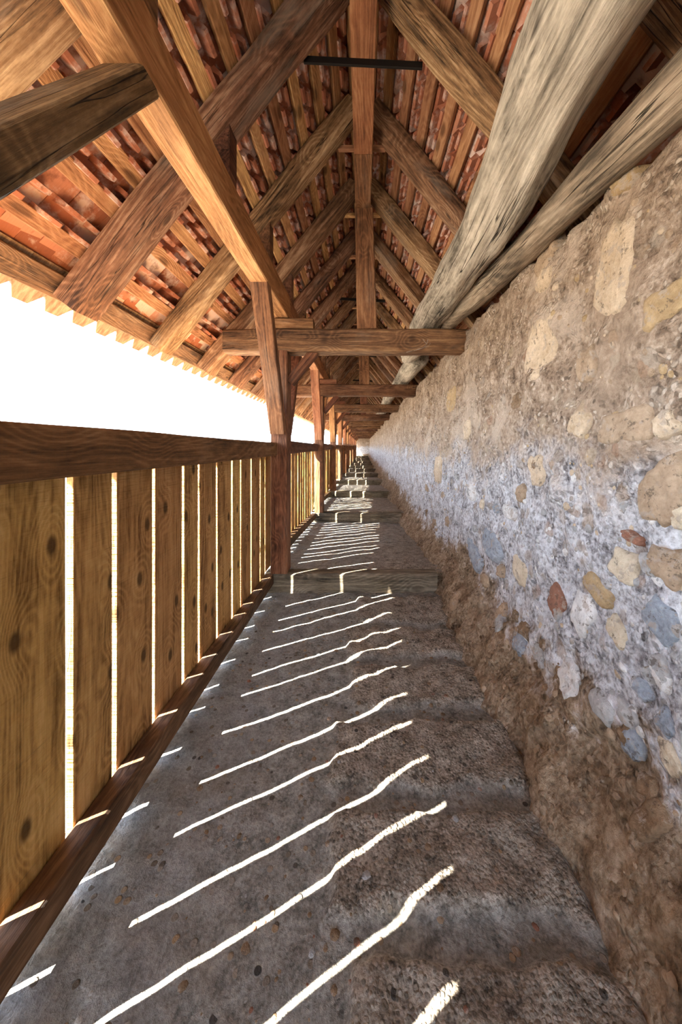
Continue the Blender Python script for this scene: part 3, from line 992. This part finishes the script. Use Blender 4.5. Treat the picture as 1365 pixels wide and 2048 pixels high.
# tiles: two layers hang on every lath (crown bond), nibs hooked over the laths
TW = .155
def tiles(side, us):
    mb = MB()
    yb = YB + .3
    for q, (u0, u1) in enumerate(us):
        if side > 0 and q < 1: continue
        for layer in (0, 1):
            y = yb + (TW / 2 if layer else 0)
            while y < YEND - .1:
                near = y < 11
                wd = TW if near else TW * 4
                if q == 0:
                    top = .115 + .055 * layer
                    low = -.105 if not layer else -.01
                else:
                    top = u1 + .018 + (.056 if q > 1 else .074) * layer
                    low = top - .33
                jo = R.uniform(-.006, .006)
                o0 = RD + .034 + layer * .012        # underside at the top end
                o1 = o0 + (.030 if q else .002)      # kicked up at the tail, over the course below
                th = .013
                tone = R.choice((.25, .4, .5, .6, .75, .95, 1.0)) * R.uniform(.85, 1.05)
                y0, y1 = y + .0015, y + wd - .0015
                tw = R.uniform(-.002, .002)
                prof = [(top + jo, o0), (low + jo, o1)]
                mi = 0
                if q == 0 and not layer:
                    # pointed tail of the eave tile
                    mi = 1
                    cnr = .066
                    cx = .042 * (wd / TW)
                    pl = [(top, y0), (low + cnr, y0), (low, y0 + cx), (low, y1 - cx), (low + cnr, y1), (top, y1)]
                else:
                    pl = [(top + jo, y0), (low + jo, y0), (low + jo, y1), (top + jo, y1)]
                vs = []
                for tt in (0, th):
                    for (u, yy) in pl:
                        f = (top - u) / (top - low)
                        x_, z_ = rp_(side, u, o0 + (o1 - o0) * f + tt + tw * (yy - y0) / wd)
                        vs.append((x_, yy, z_))
                n = len(pl)
                fs = [tuple(range(n)), tuple(range(2 * n - 1, n - 1, -1))]
                for e in range(n): fs.append((e, (e + 1) % n, (e + 1) % n + n, e + n))
                if side > 0: fs = [tuple(reversed(f)) for f in fs]
                mb.add(vs, fs, None, mi, tone)
                if near and q > 0:
                    # nib
                    nw = TW * R.uniform(.62, .78); ya = y0 + (wd - nw) / 2 + R.uniform(-.01, .01)
                    ub, ut = top - .030 + jo, top + jo
                    vs = []
                    for (u, of) in ((ub, o0 + .002), (ut, o0 + .002), (ut - .002, o0 - .046), (ub + .010, o0 - .046)):
                        for yy in (ya + (.006 if of < o0 else 0), ya + nw - (.006 if of < o0 else 0)):
                            x_, z_ = rp_(side, u, of); vs.append((x_, yy, z_))
                    fs = [(0, 1, 3, 2), (2, 3, 5, 4), (4, 5, 7, 6), (6, 7, 1, 0), (0, 2, 4, 6), (1, 7, 5, 3)]
                    mb.add(vs, fs, None, 0, min(.7, tone * .4 + .28))
                y += wd
    return mb
lt = tiles(-1, L_L)
rl = link('tile_roof', lt, [M['tile'], M['eave']], attr='tone', origin=(0, 0, E))
prop(rl, 'red clay tiled roof slope on the open side, pale pointed tiles along its eave', 'roof')
rt = tiles(1, L_R)
rr = link('tile_roof', rt, [M['tile'], M['eave']], attr='tone', origin=(0, 0, E))
prop(rr, 'red clay tiled roof slope on the stone wall side, seen between laths', 'roof')
mb = MB()
pts = [(-.34, E + 2.11), (-.20, E + 2.36), (0, E + 2.56), (.20, E + 2.36), (.34, E + 2.11)]
pts = [rp_(-1, RIDGE_U - .12, RD + .085), rp_(-1, RIDGE_U + .22, RD + .085), rp_(1, RIDGE_U + .22, RD + .085), rp_(1, RIDGE_U - .12, RD + .085)]
vs = []
for yy in (YB + .3, YEND):
    for (x_, z_) in pts: vs.append((x_, yy, z_))
    for (x_, z_) in pts: vs.append((x_ * 1.02, yy, z_ + .015))
fs = []
for i in range(3):
    fs += [(i, i + 1, i + 9, i + 8), (i + 4, i + 12, i + 13, i + 5)]
fs += [(0, 8, 12, 4), (3, 7, 15, 11), (0, 4, 5, 1), (1, 5, 6, 2), (2, 6, 7, 3), (8, 9, 13, 12), (9, 10, 14, 13), (10, 11, 15, 14)]
mb.add(vs, fs, None, 0, .4)
link('ridge_cap', mb, M['tile'], rl, attr='tone')

# a wisp of straw caught on the front of the first tie beam
def tube(mb, pts, r):
    vs = []; fs = []
    for i, p in enumerate(pts):
        p = Vector(p)
        d = (Vector(pts[min(i + 1, len(pts) - 1)]) - Vector(pts[max(i - 1, 0)])).normalized()
        a = d.orthogonal().normalized(); b_ = d.cross(a)
        for k in range(5):
            an = k * 2 * math.pi / 5
            vs.append(tuple(p + a * r * math.cos(an) + b_ * r * math.sin(an)))
    for i in range(len(pts) - 1):
        for k in range(5):
            fs.append((i * 5 + k, i * 5 + (k + 1) % 5, i * 5 + 5 + (k + 1) % 5, i * 5 + 5 + k))
    mb.add(vs, fs)
mb = MB()
yf = Y1 - .012
tube(mb, [(.36, yf, E + .765), (.44, yf - .004, E + .782), (.50, yf - .008, E + .80), (.525, yf - .006, E + .83), (.535, yf - .006, E + .865)], .0022)
tube(mb, [(.525, yf - .006, E + .83), (.505, yf - .012, E + .85), (.492, yf - .012, E + .868)], .0016)
tube(mb, [(.50, yf - .008, E + .80), (.54, yf - .004, E + .815), (.556, yf - .004, E + .836)], .0014)
prop(link('straw_wisp', mb, M['log'], smooth=True), 'thin pale wisp of straw hanging on the first tie beam near the wall', 'straw')
